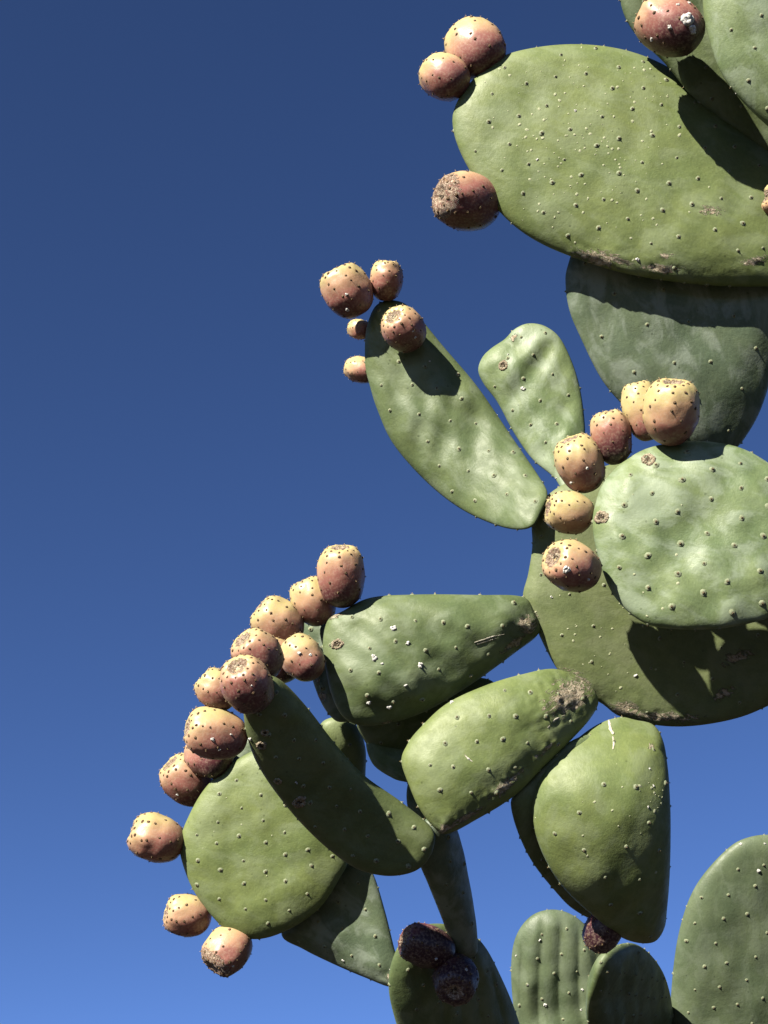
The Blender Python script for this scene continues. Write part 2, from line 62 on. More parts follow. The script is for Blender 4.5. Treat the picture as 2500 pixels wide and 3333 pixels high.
FRUITS = [
  {"pos":[0.1248,1.3174,2.8548],"axis":[-0.5025,0.0834,0.8605],"L":0.0666,"W":0.0645,"tone":0.62},
  {"pos":[0.0913,1.3196,2.8266],"axis":[-0.721,0.2143,0.6589],"L":0.0538,"W":0.0514,"tone":0.62},
  {"pos":[0.1287,1.399,2.711],"axis":[-0.877,-0.464,-0.1249],"L":0.0733,"W":0.0632,"tone":0.95,"corky":1,"label":"reddish brown fruit with a pale corky crown"},
  {"pos":[-0.0296,1.5493,2.6729],"axis":[-0.4654,-0.5291,0.7096],"L":0.0612,"W":0.0576,"tone":0.6,"wax":[[-0.039,-0.709,-0.704,0.0028],[0.0,-0.144,-0.99,0.0034]]},
  {"pos":[0.0014,1.5537,2.6985],"axis":[0.0514,-0.6668,0.7435],"L":0.0466,"W":0.0413,"tone":0.7},
  {"pos":[0.0381,1.563,2.6391],"axis":[-0.5064,-0.8486,0.1532],"L":0.0521,"W":0.0505,"tone":0.7,"wax":[[0.355,-0.706,-0.613,0.0017],[0.532,-0.447,-0.719,0.0022]]},
  {"pos":[-0.0158,1.5919,2.6792],"axis":[-0.8729,0.2689,0.4072],"L":0.0309,"W":0.0239,"tone":0.5},
  {"pos":[-0.0067,1.6187,2.6332],"axis":[-0.9174,0.1374,0.3736],"L":0.043,"W":0.033,"tone":0.5},
  {"pos":[0.3145,1.466,2.4346],"axis":[0.0,-0.773,0.6344],"L":0.0674,"W":0.0606,"tone":0.26},
  {"pos":[0.2979,1.4809,2.4485],"axis":[-0.2532,-0.3933,0.8838],"L":0.0639,"W":0.0426,"tone":0.18},
  {"pos":[0.2604,1.4952,2.4262],"axis":[-0.229,-0.5741,0.7862],"L":0.0568,"W":0.0445,"tone":1.0},
  {"pos":[0.2317,1.5127,2.4022],"axis":[-0.4052,-0.6212,0.6707],"L":0.0607,"W":0.0546,"tone":0.34,"wax":[[0.094,-0.777,-0.623,0.0026],[-0.472,-0.115,-0.874,0.0026]]},
  {"pos":[0.2306,1.5164,2.3685],"axis":[-0.9734,-0.1912,0.1262],"L":0.0487,"W":0.0482,"tone":0.05,"label":"small pale yellow unripe fruit"},
  {"pos":[0.2265,1.5115,2.2922],"axis":[-0.7756,-0.6288,0.0549],"L":0.0585,"W":0.0545,"tone":0.6,"wax":[[-0.364,-0.778,-0.512,0.0055],[0.51,-0.404,-0.759,0.003]],"corky":0.5},
  {"pos":[-0.048,1.6229,2.3125],"axis":[-0.0303,-0.6643,0.7469],"L":0.0665,"W":0.0551,"tone":0.8},
  {"pos":[-0.0691,1.6496,2.3029],"axis":[-0.4553,-0.4452,0.7711],"L":0.0541,"W":0.0485,"tone":0.42},
  {"pos":[-0.0996,1.6527,2.2835],"axis":[-0.7548,-0.4169,0.5064],"L":0.0569,"W":0.0524,"tone":0.42},
  {"pos":[-0.1191,1.5691,2.2048],"axis":[-0.5846,-0.7137,0.3858],"L":0.0531,"W":0.0509,"tone":0.9},
  {"pos":[-0.1032,1.6679,2.2436],"axis":[-0.6202,-0.5869,0.5205],"L":0.0505,"W":0.0479,"tone":0.9,"wax":[[0.488,-0.532,-0.692,0.0032]]},
  {"pos":[-0.0748,1.6219,2.2246],"axis":[-0.6423,-0.0698,0.7632],"L":0.0505,"W":0.048,"tone":0.5,"wax":[[-0.109,-0.98,-0.165,0.0031],[0.369,-0.903,-0.22,0.0021]]},
  {"pos":[-0.1334,1.5409,2.1536],"axis":[-0.307,-0.8711,0.3832],"L":0.0578,"W":0.053,"tone":1.0,"wax":[[0.237,-0.905,-0.354,0.0014]]},
  {"pos":[-0.162,1.5757,2.1707],"axis":[-0.7593,-0.3254,0.5636],"L":0.0436,"W":0.0421,"tone":0.6},
  {"pos":[-0.1491,1.5937,2.1361],"axis":[-0.9308,-0.3532,0.0946],"L":0.0632,"W":0.0525,"tone":0.55,"wax":[[-0.076,-0.834,-0.547,0.003],[0.189,-0.472,-0.861,0.002],[0.68,-0.661,-0.316,0.002]]},
  {"pos":[-0.2004,1.8933,2.2243],"axis":[-0.7442,0.4131,0.5249],"L":0.0586,"W":0.0558,"tone":0.95},
  {"pos":[-0.2333,1.9679,2.2056],"axis":[-0.6616,-0.5493,0.5104],"L":0.0641,"W":0.0614,"tone":0.8,"wax":[[-0.373,-0.514,-0.773,0.0024]]},
  {"pos":[-0.2572,1.9584,2.1348],"axis":[-0.927,-0.2695,0.2607],"L":0.0662,"W":0.0637,"tone":0.58},
  {"pos":[-0.2233,2.0072,2.0577],"axis":[-0.9422,-0.3313,0.0505],"L":0.0544,"W":0.0544,"tone":0.58},
  {"pos":[-0.1787,2.0078,2.0424],"axis":[-0.6092,-0.1351,-0.7814],"L":0.059,"W":0.0563,"tone":0.65,"wax":[[0.229,-0.515,-0.826,0.0023]],"corky":1},
  {"pos":[0.0807,1.8968,1.9845],"axis":[-0.879,-0.4497,0.1583],"L":0.0638,"W":0.0497,"tone":2.3,"wax":[[0.377,-0.544,-0.75,0.0028]],"label":"dark maroon fruit with shade painted into its colour"},
  {"pos":[0.0885,1.9188,1.9778],"axis":[-0.1048,-0.6598,-0.7441],"L":0.0544,"W":0.054,"tone":2.3,"wax":[[0.408,-0.906,0.113,0.0022]],"label":"dark maroon fruit with shade painted into its colour"},
  {"pos":[0.2671,1.8164,2.0132],"axis":[-0.4364,0.6254,-0.6468],"L":0.0492,"W":0.0444,"tone":2.0,"label":"dark maroon fruit with shade painted into its colour"},
  {"pos":[0.3438,1.2375,2.8109],"axis":[-0.7428,0.0431,0.6681],"L":0.069,"W":0.0661,"tone":0.95,"wax":[[0.325,-0.786,-0.525,0.0082],[0.433,-0.579,-0.691,0.0061],[-0.216,-0.647,-0.731,0.0036],[-0.727,-0.043,-0.686,0.0036],[0.0,-1.0,0.012,0.0026],[0.433,-0.877,0.208,0.0026]],"label":"red fruit with white wax clumps"},
  {"pos":[0.473,1.3835,2.6991],"axis":[-0.9117,-0.41,0.0264],"L":0.045,"W":0.0412,"tone":0.5}
]
STEMS = [
  [[[0.5218,1.5967,2.3945,0.012],[0.5507,1.6675,2.3218,0.04],[0.5975,1.7833,2.2112,0.06],[0.6227,2.0329,1.9389,0.075],[0.6234,2.4029,1.5381,0.09],[0.6558,3.0372,0.8395,0.11],[0.7121,3.8317,-0.0368,0.14]],[[0.1169,2.0964,1.839,0.012],[0.126,2.1309,1.7892,0.03],[0.1883,2.215,1.6635,0.05],[0.3901,2.543,1.3755,0.06],[0.6514,2.872,1.0256,0.08]]],
  [[[0.6,2.6355,1.9752,0.012],[0.6,2.691,1.8791,0.04],[0.5973,2.8317,1.6753,0.055],[0.5733,3.2042,1.1502,0.08],[0.5515,3.8208,0.4822,0.1],[0.5638,4.2985,-0.0452,0.12]],[[0.3772,2.5273,1.9625,0.012],[0.3772,2.5629,1.901,0.035],[0.4302,2.7648,1.6712,0.05],[0.5537,3.1416,1.2186,0.06]],[[0.2868,2.6035,1.9906,0.012],[0.2941,2.6403,1.927,0.035],[0.3839,2.8916,1.6115,0.05],[0.5594,3.4208,0.9349,0.06]]]
]

# ---------------------------------------------------------------- materials
ALB = .50                                                    # overall reflectance level of the plant skins
class NT:
    def __init__(s, name):
        s.m = bpy.data.materials.new(name); s.m.use_nodes = True; s.t = s.m.node_tree; s.t.nodes.clear()
        s.out = s.n('ShaderNodeOutputMaterial'); s.b = s.n('ShaderNodeBsdfPrincipled')
        s.l(s.b.outputs[0], s.out.inputs[0])
        s.tc = s.n('ShaderNodeTexCoord').outputs['Object']
    def n(s, k): return s.t.nodes.new(k)
    def l(s, a, b): s.t.links.new(a, b)
    def noise(s, scale, detail=3, rough=.55, vec=None, dist=0.):
        x = s.n('ShaderNodeTexNoise'); x.inputs['Scale'].default_value = scale
        x.inputs['Detail'].default_value = detail; x.inputs['Roughness'].default_value = rough
        x.inputs['Distortion'].default_value = dist
        s.l(vec or s.tc, x.inputs['Vector']); return x.outputs[0]
    def ramp(s, v, a, b, lo=0., hi=1.):
        x = s.n('ShaderNodeMapRange'); x.interpolation_type = 'SMOOTHSTEP'
        for i, q in zip((1, 2, 3, 4), (a, b, lo, hi)): x.inputs[i].default_value = q
        s.l(v, x.inputs[0]); return x.outputs[0]
    def math(s, op, a, b=None):
        x = s.n('ShaderNodeMath'); x.operation = op
        for i, q in enumerate((a, b)):
            if q is None: continue
            if isinstance(q, (int, float)): x.inputs[i].default_value = q
            else: s.l(q, x.inputs[i])
        return x.outputs[0]
    def mix(s, f, a, b):
        x = s.n('ShaderNodeMix'); x.data_type = 'RGBA'
        if isinstance(f, (int, float)): x.inputs[0].default_value = f
        else: s.l(f, x.inputs[0])
        for i, q in ((6, a), (7, b)):
            if isinstance(q, tuple): x.inputs[i].default_value = (*[c*ALB for c in q], 1)
            else: s.l(q, x.inputs[i])
        return x.outputs[2]
    def attr(s, name):
        x = s.n('ShaderNodeAttribute'); x.attribute_name = name; return x.outputs['Fac']
    def scaled(s, v):
        x = s.n('ShaderNodeMapping'); x.inputs['Scale'].default_value = v; s.l(s.tc, x.inputs[0]); return x.outputs[0]
    def bump(s, h, strength, dist, prev=None):
        x = s.n('ShaderNodeBump'); x.inputs['Strength'].default_value = strength; x.inputs['Distance'].default_value = dist
        s.l(h, x.inputs['Height'])
        if prev: s.l(prev, x.inputs['Normal'])
        return x.outputs[0]
    def done(s, colr, rough, nrm=None, spec=.5):
        for k, q in (('Base Color', colr), ('Roughness', rough)):
            if isinstance(q, tuple): s.b.inputs[k].default_value = (*q, 1)
            elif isinstance(q, (int, float)): s.b.inputs[k].default_value = q
            else: s.l(q, s.b.inputs[k])
        s.b.inputs['Specular IOR Level'].default_value = spec
        if nrm: s.l(nrm, s.b.inputs['Normal'])
        return s.m

def pad_material(name, c1, c2, bloom, amount, rough):
    c1, c2, bloom = [tuple(x*.72*y for x, y in zip(q, (1.02, 1, 1.0))) for q in (c1, c2, bloom)]
    s = NT(name)
    base = s.mix(s.ramp(s.noise(14, 4, .6), .32, .68), c1, c2)
    mott = s.ramp(s.noise(75, 4, .65), .35, .7)
    base = s.mix(s.math('MULTIPLY', mott, .38), base, tuple(x*.66 for x in c1))
    fine = s.ramp(s.noise(420, 2), .45, .7)
    base = s.mix(s.math('MULTIPLY', fine, .16), base, tuple(min(1, x*1.5) for x in c2))
    bl = s.math('MULTIPLY', s.ramp(s.noise(20, 5, .62, s.scaled((1, 1.8, 1)), .5), .43, .64), amount)
    base = s.mix(bl, base, bloom)
    # small weather spots: pale flecks and dark pin pricks
    v = s.n('ShaderNodeTexVoronoi'); v.inputs['Scale'].default_value = 95; v.inputs['Randomness'].default_value = 1; s.l(s.tc, v.inputs['Vector'])
    pick = s.ramp(s.noise(33, 2), .56, .62)
    sp = s.math('MULTIPLY', s.ramp(v.outputs['Distance'], .10, .16, 1, 0), pick)
    base = s.mix(s.math('MULTIPLY', sp, .55), base, tuple(x*.45 for x in c1))
    # cork and scabs where the plant is scarred
    ck = s.attr('cork')
    nz = s.noise(70, 6, .72, s.scaled((1, 2.4, 1)), 1.5)
    cm = s.ramp(s.math('ADD', s.math('MULTIPLY', ck, .72), s.math('MULTIPLY', s.math('SUBTRACT', nz, .5), 1.7)), .50, .66)
    cork_c = s.mix(s.ramp(s.noise(240, 4, .7), .36, .64), (.30, .235, .155), (.56, .49, .37))
    base = s.mix(cm, base, cork_c)
    b0 = s.bump(s.noise(650, 3, .6), .18, .0008)
    b1 = s.bump(s.noise(160, 5, .6), .22, .0025, b0)
    b2 = s.bump(s.math('MULTIPLY', cm, s.noise(230, 4, .7)), .9, .005, b1)
    r = s.math('ADD', s.math('MULTIPLY', cm, .35), s.math('ADD', s.math('MULTIPLY', mott, .10), rough+.09))
    return s.done(base, r, b2, .22)

MATS = {
 'green':  pad_material('pad_green',  (.165, .225, .075), (.235, .295, .098), (.33, .40, .24), .35, .42),
 'green2': pad_material('pad_deep_green', (.120, .175, .072), (.175, .230, .090), (.30, .37, .24), .45, .40),
 'pale':   pad_material('pad_pale_green', (.165, .240, .105), (.235, .310, .135), (.41, .50, .37), .55, .38),
 'grey':   pad_material('pad_grey_green', (.125, .180, .108), (.175, .230, .130), (.36, .43, .35), .60, .38),
 'grey2':  pad_material('pad_slate_green', (.125, .175, .095), (.165, .215, .115), (.28, .34, .25), .30, .36),
 'dark':   pad_material('pad_dark_green', (.130, .175, .065), (.175, .220, .080), (.26, .31, .18), .30, .42),
 'old':    pad_material('pad_old_green', (.165, .215, .085), (.215, .265, .105), (.32, .36, .22), .30, .46),
}
def fruit_material():
    s = NT('fruit_skin')
    bl = s.attr('blush_shade')  # ripeness colour together with the painted shade of the undersides
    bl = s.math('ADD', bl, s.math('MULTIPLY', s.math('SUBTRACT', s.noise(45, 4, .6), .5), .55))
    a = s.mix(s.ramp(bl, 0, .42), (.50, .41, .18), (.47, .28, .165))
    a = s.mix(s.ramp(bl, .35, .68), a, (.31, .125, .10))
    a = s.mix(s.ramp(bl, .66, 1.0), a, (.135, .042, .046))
    a = s.mix(s.ramp(bl, 1.0, 1.3), a, (.035, .010, .017))  # near-black maroon, shade painted into the skin of the shadowed fruits
    sp = s.ramp(s.noise(330, 3, .6), .42, .72)
    a = s.mix(s.math('MULTIPLY', sp, .34), a, (.50, .38, .28))
    ck = s.ramp(s.math('ADD', s.attr('cork'), s.math('SUBTRACT', s.noise(260, 5, .7), .5)), .5, .62)
    cc = s.mix(s.ramp(s.noise(420, 4, .7), .38, .62), (.22, .12, .08), (.52, .42, .31))
    a = s.mix(ck, a, cc)
    b1 = s.bump(s.noise(190, 4, .6), .2, .002)
    b2 = s.bump(s.math('MULTIPLY', ck, s.noise(480, 4, .7)), .9, .004, b1)
    return s.done(a, s.math('ADD', s.math('MULTIPLY', ck, .35), .42), b2, .28)
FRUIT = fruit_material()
def simple(name, c1, c2, scale, rough, bumpd=.001, bs=.5):
    s = NT(name)
    c = s.mix(s.ramp(s.noise(scale, 4, .65), .35, .65), c1, c2)
    return s.done(c, rough, s.bump(s.noise(scale*2.2, 4, .65), bs, bumpd), .3)
WOOL = simple('areole_wool', (.16, .19, .105), (.27, .30, .19), 600, .9)
CORE = simple('areole_core', (.06, .048, .025), (.13, .10, .06), 900, .9)
FCORE = simple('fruit_areole', (.06, .032, .016), (.13, .075, .035), 900, .9)
GLOCH = simple('glochid_bristle', (.42, .30, .14), (.58, .45, .24), 900, .7)
WAX = simple('scale_insect_wax', (.50, .49, .45), (.72, .71, .68), 700, .85, .0015)
CREAM = simple('cream_scale_spot', (.30, .33, .18), (.44, .45, .30), 700, .8)
SCAB = simple('scab_cork', (.22, .16, .10), (.50, .43, .31), 330, .95, .003, .9)
SCABD = simple('dark_scab', (.03, .022, .014), (.12, .085, .05), 500, .95, .003, .9)
STRAW = simple('dry_scratch', (.48, .44, .34), (.68, .64, .54), 400, .9, .002, .8)
BARK = simple('cactus_bark', (.10, .085, .06), (.27, .23, .17), 38, .95, .012, .9)
SOIL = simple('dry_soil', (.028, .022, .016), (.065, .052, .038), 3.5, .97, .05, .8)

# ---------------------------------------------------------------- helpers
def link(name, me, mat, parent=None, smooth=True):
    o = bpy.data.objects.new(name, me); col.objects.link(o)
    for m in (mat if isinstance(mat, (list, tuple)) else [mat]): me.materials.append(m)
    if smooth: me.polygons.foreach_set('use_smooth', [True]*len(me.polygons))
    if parent: o.parent = parent
    return o
class MB:
    def __init__(s): s.v = []; s.f = []; s.mi = []
    def add(s, vs, fs, mi=0):
        k = len(s.v); s.v += [tuple(x) for x in vs]; s.f += [tuple(i+k for i in q) for q in fs]; s.mi += [mi]*len(fs)
    def mesh(s, name):
        me = bpy.data.meshes.new(name); me.from_pydata(s.v, [], s.f)
        me.polygons.foreach_set('material_index', s.mi); me.update(); return me
def frame(n, spin=0.):
    n = Vector(n).normalized(); a = Vector((0, 0, 1)) if abs(n.z) < .9 else Vector((1, 0, 0))
    x = a.cross(n).normalized(); y = n.cross(x)
    c, q = math.cos(spin), math.sin(spin)
    return x*c+y*q, y*c-x*q, n
def dome(mb, p, n, r, h, mi=0, seg=8, sink=.3, sx=1., sy=1., spin=0., rings=((1, 0), (.82, .55), (.45, .9)), jit=0.):
    x, y, z = frame(n, spin); p = Vector(p) - z*h*sink
    vs = []; fs = []
    for k, (rr, hh) in enumerate(rings):
        for i in range(seg):
            a = 2*math.pi*i/seg; q = r*rr*(1+random.uniform(-jit, jit))
            vs.append(p + x*(math.cos(a)*q*sx) + y*(math.sin(a)*q*sy) + z*(h*hh*(1+sink)*(1+random.uniform(-jit, jit))))
    vs.append(p + z*h*(1+sink))
    for k in range(len(rings)-1):
        for i in range(seg):
            j = (i+1) % seg; fs.append((k*seg+i, k*seg+j, (k+1)*seg+j, (k+1)*seg+i))
    k = len(rings)-1
    for i in range(seg): fs.append((k*seg+i, k*seg+(i+1) % seg, len(vs)-1))
    mb.add(vs, fs, mi)
def bristle(mb, p, d, r, h, mi=0):
    x, y, z = frame(d, random.random()*6); p = Vector(p)
    vs = [p+x*r, p+(x*-.5+y*.87)*r, p+(x*-.5-y*.87)*r, p+z*h]
    mb.add(vs, [(0, 1, 3), (1, 2, 3), (2, 0, 3)], mi)
def clump(mb, p, n, r, count, mi=0):
    x, y, z = frame(n)
    for i in range(count):
        a = random.random()*6.28; q = r*.5*math.sqrt(random.random())
        dome(mb, Vector(p)+x*math.cos(a)*q+y*math.sin(a)*q, z+x*random.uniform(-.4, .4)+y*random.uniform(-.4, .4),
             r*random.uniform(.25, .55), r*random.uniform(.25, .6), mi, 7, .4, jit=.25)
def spline_closed(pts, n):
    P = np.array(pts); m = len(P); out = []
    for i in range(m):
        p0, p1, p2, p3 = P[i-1], P[i], P[(i+1) % m], P[(i+2) % m]
        t = np.linspace(0, 1, 24, endpoint=False)[:, None]
        out.append(.5*((2*p1)+(-p0+p2)*t+(2*p0-5*p1+4*p2-p3)*t*t+(-p0+3*p1-3*p2+p3)*t**3))
    Q = np.concatenate(out); s = np.r_[0, np.cumsum(np.linalg.norm(np.roll(Q, -1, 0)-Q, axis=1))]
    Qc = np.r_[Q, Q[:1]]; tt = np.linspace(0, s[-1], n, endpoint=False)
    return np.c_[np.interp(tt, s, Qc[:, 0]), np.interp(tt, s, Qc[:, 1])]
def waves(rng, X, Y, lam, n=7):
    z = np.zeros_like(X)
    for _ in range(n):
        a = rng.uniform(0, 2*np.pi); f = 2*np.pi/(lam*rng.uniform(.7, 1.6)); z += np.sin((X*np.cos(a)+Y*np.sin(a))*f+rng.uniform(0, 6.28))
    return z/math.sqrt(n)

# ---------------------------------------------------------------- ground
def ground():
    n = 60; mb = MB(); vs = []; fs = []
    def sp(i): t = i/n*2-1; return math.copysign(abs(t)**3*900+abs(t)*4, t)
    for j in range(n+1):
        for i in range(n+1):
            x, y = sp(i), sp(j)+2; r = math.hypot(x, y-2)
            vs.append((x, y, .04*noise.noise((x*.9, y*.9, 0))*min(1, 40/(r+1))+.012*noise.noise((x*4, y*4, 3))))
    for j in range(n):
        for i in range(n):
            a = j*(n+1)+i; fs.append((a, a+1, a+n+2, a+n+1))
    mb.add(vs, fs); o = link('ground', mb.mesh('ground'), SOIL); o['kind'] = 'structure'
ground()

# ---------------------------------------------------------------- the plants
def root(name, loc, label):
    o = bpy.data.objects.new(name, None); col.objects.link(o); o.location = loc
    o['label'] = label; o['category'] = 'cactus'; return o
PLANTS = []
for k, lab in enumerate(('large prickly pear cactus with flat green pads and many orange red fruits',
                         'prickly pear cactus with bare upright grey green pads and no fruit, behind the fruiting one')):
    b = STEMS[k][0][-1]; PLANTS.append(root('prickly_pear_cactus', (b[0], b[1], 0), lab))

def stem(k):
    mb = MB()
    for path in STEMS[k]:
        P = [Vector(p[:3]) for p in path]; Rr = [p[3] for p in path]; rings = []
        for i in range(len(P)-1):
            p0, p1, p2, p3 = P[max(i-1, 0)], P[i], P[i+1], P[min(i+2, len(P)-1)]
            for s in range(10):
                t = s/10; c = .5*((2*p1)+(p2-p0)*t+(2*p0-5*p1+4*p2-p3)*t*t+(3*p1-p0-3*p2+p3)*t**3)
                rings.append((c, Rr[i]*(1-t)+Rr[i+1]*t))
        rings.append((P[-1], Rr[-1])); vs = []; fs = []; sg = 20
        for i, (c, r) in enumerate(rings):
            d = (rings[min(i+1, len(rings)-1)][0]-rings[max(i-1, 0)][0]).normalized()
            x = Vector((0, 1, 0)).cross(d).normalized(); y = d.cross(x)
            for j in range(sg):
                a = 2*math.pi*j/sg; q = x*math.cos(a)+y*math.sin(a)
                rr = r*(1+.22*noise.noise((c+q*r)*9)+.08*noise.noise((c+q*r)*30)+.1*math.cos(2*a))
                vs.append(c+q*rr-PLANTS[k].location)
        for i in range(len(rings)-1):
            for j in range(sg):
                j2 = (j+1) % sg; fs.append((i*sg+j, (i+1)*sg+j, (i+1)*sg+j2, i*sg+j2))
        mb.add(vs, fs)
    link('trunk', mb.mesh('trunk'), BARK, PLANTS[k])
for k in (0, 1): stem(k)

def areole_shape(mb, rng, pt, n, s):
    dome(mb, pt, n, .0031*s, .0013*s, 0, 8, .5, sy=rng.uniform(.8, 1.25), spin=rng.uniform(0, 3), jit=.12)
    nn = (n+Vector(rng.normal(0, .18, 3))).normalized()
    dome(mb, pt+n*.0007*s, nn, .0014*s, .0013*s, 1, 6, .3, jit=.15)
    for _ in range(3): bristle(mb, pt+n*.001, n+Vector(rng.normal(0, .5, 3)), .0002, .0026*s, 2)
AREOLES = []
for k in range(6):
    mb = MB(); areole_shape(mb, np.random.default_rng(40+k), Vector((0, 0, 0)), Vector((0, 0, 1)), 1.); me = mb.mesh('areole')
    for m in (WOOL, CORE, GLOCH): me.materials.append(m)
    me.polygons.foreach_set('use_smooth', [True]*len(me.polygons)); AREOLES.append(me)
def build_pad(p, idx):
    rng = np.random.default_rng(100+idx); random.seed(500+idx)
    NA, NR = 176, 44
    O = spline_closed(p['out'], NA)
    cr = O[:, 0]*np.roll(O[:, 1], -1)-np.roll(O[:, 0], -1)*O[:, 1]; A = cr.sum()/2
    if A < 0: O = O[::-1].copy()
    c = O.mean(0)
    tt = np.linspace(0, 1, NR+1)[1:]; rho = 1-(1-tt)**1.7                      # rings crowd towards the rim
    U = c[0]+rho[:, None]*(O[None, :, 0]-c[0]); V = c[1]+rho[:, None]*(O[None, :, 1]-c[1])
    D = np.full(U.shape, 1e9)
    for i in range(NA):
        a = O[i]; b = O[(i+1) % NA]; e = b-a; L2 = (e*e).sum()
        t = np.clip(((U-a[0])*e[0]+(V-a[1])*e[1])/L2, 0, 1)
        D = np.minimum(D, (U-a[0]-e[0]*t)**2+(V-a[1]-e[1]*t)**2)
    D = np.sqrt(D); t2 = p['t']/2
    x = np.clip(D/p['e'], 0, 1); H = t2*np.sqrt(np.clip(1-(1-x)**2, 0, 1))
    H = np.vstack([H[:1].mean(1).repeat(NA)[None], H])
    for _ in range(14):                                                          # soften the medial ridge
        S = H.copy(); S[1:-1] = .5*H[1:-1]+.125*(H[:-2]+H[2:]+np.roll(H[1:-1], 1, 1)+np.roll(H[1:-1], -1, 1)); S[0] = H[1].mean()
        wgt = np.clip((D/(.4*p['e'])), 0, 1); S[1:] = wgt*S[1:]+(1-wgt)*H[1:]; H = S
    U = np.vstack([np.full((1, NA), c[0]), U]); V = np.vstack([np.full((1, NA), c[1]), V]); D = np.vstack([D[:1].max(1).repeat(NA)[None], D])
    mid = p['k'][0]*U*U+p['k'][1]*V*V+p['k'][2]*U*V-p.get('kb', 0.)*np.clip(-U-.02, 0, None)**2
    mid = mid + .002*waves(rng, U, V, .22, 4)*np.clip(D/.03, 0, 1)
    # areole lattice, one for each face
    sp = p['sp']; lum = p.get('lump', 1.); faces = []
    umin, umax, vmin, vmax = O[:, 0].min(), O[:, 0].max(), O[:, 1].min(), O[:, 1].max()
    for side in (1, -1):
        pts = []; ang = rng.uniform(-.2, .2); ca, sa = math.cos(ang), math.sin(ang)
        for i in range(-24, 25):
            for j in range(-24, 25):
                a = i*sp*.86; b = (j+.5*(i % 2))*sp*.98
                q = np.array([c[0]+a*ca-b*sa, c[1]+a*sa+b*ca])+rng.normal(0, sp*.07, 2)
                if umin < q[0] < umax and vmin < q[1] < vmax: pts.append(q)
        faces.append(np.array(pts))
    def relief(side):
        z = .0011*lum*waves(rng, U, V, .055)+.0016*lum*waves(rng, U, V, .12, 5)
        for q in faces[0 if side > 0 else 1]:
            d2 = (U-q[0])**2+(V-q[1])**2
            z += .0013*min(lum, 1.4)*np.exp(-d2/(2*.0065**2))-.0009*np.exp(-d2/(2*.0030**2))
        if lum > 1.1:                                                            # ridges that join the areoles
            z += .0011*np.sin((U*.8+V*.6)*2*np.pi/(sp*1.0)+1.5*waves(rng, U, V, .2, 3))
        if p.get('rib'):
            z += .0026*p['rib']*np.abs(np.sin(V*np.pi/.030+.6*waves(rng, U, V, .25, 3)))
        return z*np.clip(D/.022, 0, 1)
    cork = np.zeros_like(U)
    for (q, ax, ay) in p.get('cork', []):
        M = np.array([[ax[0], ay[0]], [ax[1], ay[1]]]); Mi = np.linalg.inv(M)
        a = Mi[0, 0]*(U-q[0])+Mi[0, 1]*(V-q[1]); b = Mi[1, 0]*(U-q[0])+Mi[1, 1]*(V-q[1])
        cork = np.maximum(cork, np.exp(-(a*a+b*b)*.75))
    cork = np.clip(cork*1.05, 0, 1)
    rough = cork*.0014*waves(rng, U, V, .012, 9)
    ZF = mid+H+relief(1)+rough*(H > 0); ZB = mid-H-relief(-1)
    ZF[-1] = mid[-1]; ZB[-1] = mid[-1]
    n1 = 1+NR*NA
    vF = np.vstack([[c[0], c[1], ZF[0, 0]], np.c_[U[1:].ravel(), V[1:].ravel(), ZF[1:].ravel()]])
    vB = np.vstack([[c[0], c[1], ZB[0, 0]], np.c_[U[1:-1].ravel(), V[1:-1].ravel(), ZB[1:-1].ravel()]])
    verts = np.vstack([vF, vB])
    i = np.arange(NA); j = np.roll(i, -1); quads = []; tris = []
    for r in range(NR-1):
        a = 1+r*NA; b = a+NA; quads.append(np.c_[a+i, b+i, b+j, a+j])
        a2 = n1+1+r*NA; b2 = a2+NA if r < NR-2 else 1+(NR-1)*NA
        quads.append(np.c_[a2+j, b2+j, b2+i, a2+i])
    tris.append(np.c_[np.zeros(NA, int), 1+i, 1+j]); tris.append(np.c_[np.full(NA, n1), n1+1+j, n1+1+i])
    me = bpy.data.meshes.new('pad')
    me.from_pydata(verts.tolist(), [], np.vstack(quads).tolist()+np.vstack(tris).tolist()); me.update()
    at = me.attributes.new('cork', 'FLOAT', 'POINT')
    cv = np.r_[cork[0, 0], cork[1:].ravel(), cork[0, 0]*0, cork[1:-1].ravel()*.25]
    at.data.foreach_set('value', cv.astype(np.float32))
    pl = PLANTS[p['plant']]
    pad = link('pad', me, MATS[p['mat']], pl)
    u = Vector(p['u']); w = Vector(p['w']); v = w.cross(u)
    M = Matrix((u, v, w)).transposed().to_4x4(); M.translation = Vector(p['pos'])-pl.location; pad.matrix_basis = M
    if p.get('label'): pad['label'] = p['label']
    # surface lookup
    nrm = np.empty(len(verts)*3, np.float32); me.vertices.foreach_get('normal', nrm); nrm = nrm.reshape(-1, 3)
    def look(q, side=1):
        lo, hi = (0, n1) if side > 0 else (n1, len(verts))
        d = (verts[lo:hi, 0]-q[0])**2+(verts[lo:hi, 1]-q[1])**2; k = lo+int(d.argmin())
        n = Vector(nrm[k]); pz = verts[k, 2]-(n.x*(q[0]-verts[k, 0])+n.y*(q[1]-verts[k, 1]))/(n.z if abs(n.z) > .3 else math.copysign(.3, n.z))
        return Vector((q[0], q[1], pz)) if d.min() < 1e-4 else Vector(verts[k]), n
    # areoles: felt cushion with a dark core and a few bristles
    mb = MB(); ar = p.get('ar', 1.)
    poly = O
    def inside(q):
        xx, yy = poly[:, 0], poly[:, 1]; x2, y2 = np.roll(xx, -1), np.roll(yy, -1)
        cond = (yy > q[1]) != (y2 > q[1]); xi = (x2-xx)*(q[1]-yy)/np.where(y2 == yy, 1e-9, y2-yy)+xx
        return (np.sum(cond & (q[0] < xi)) % 2) == 1
    spots = []
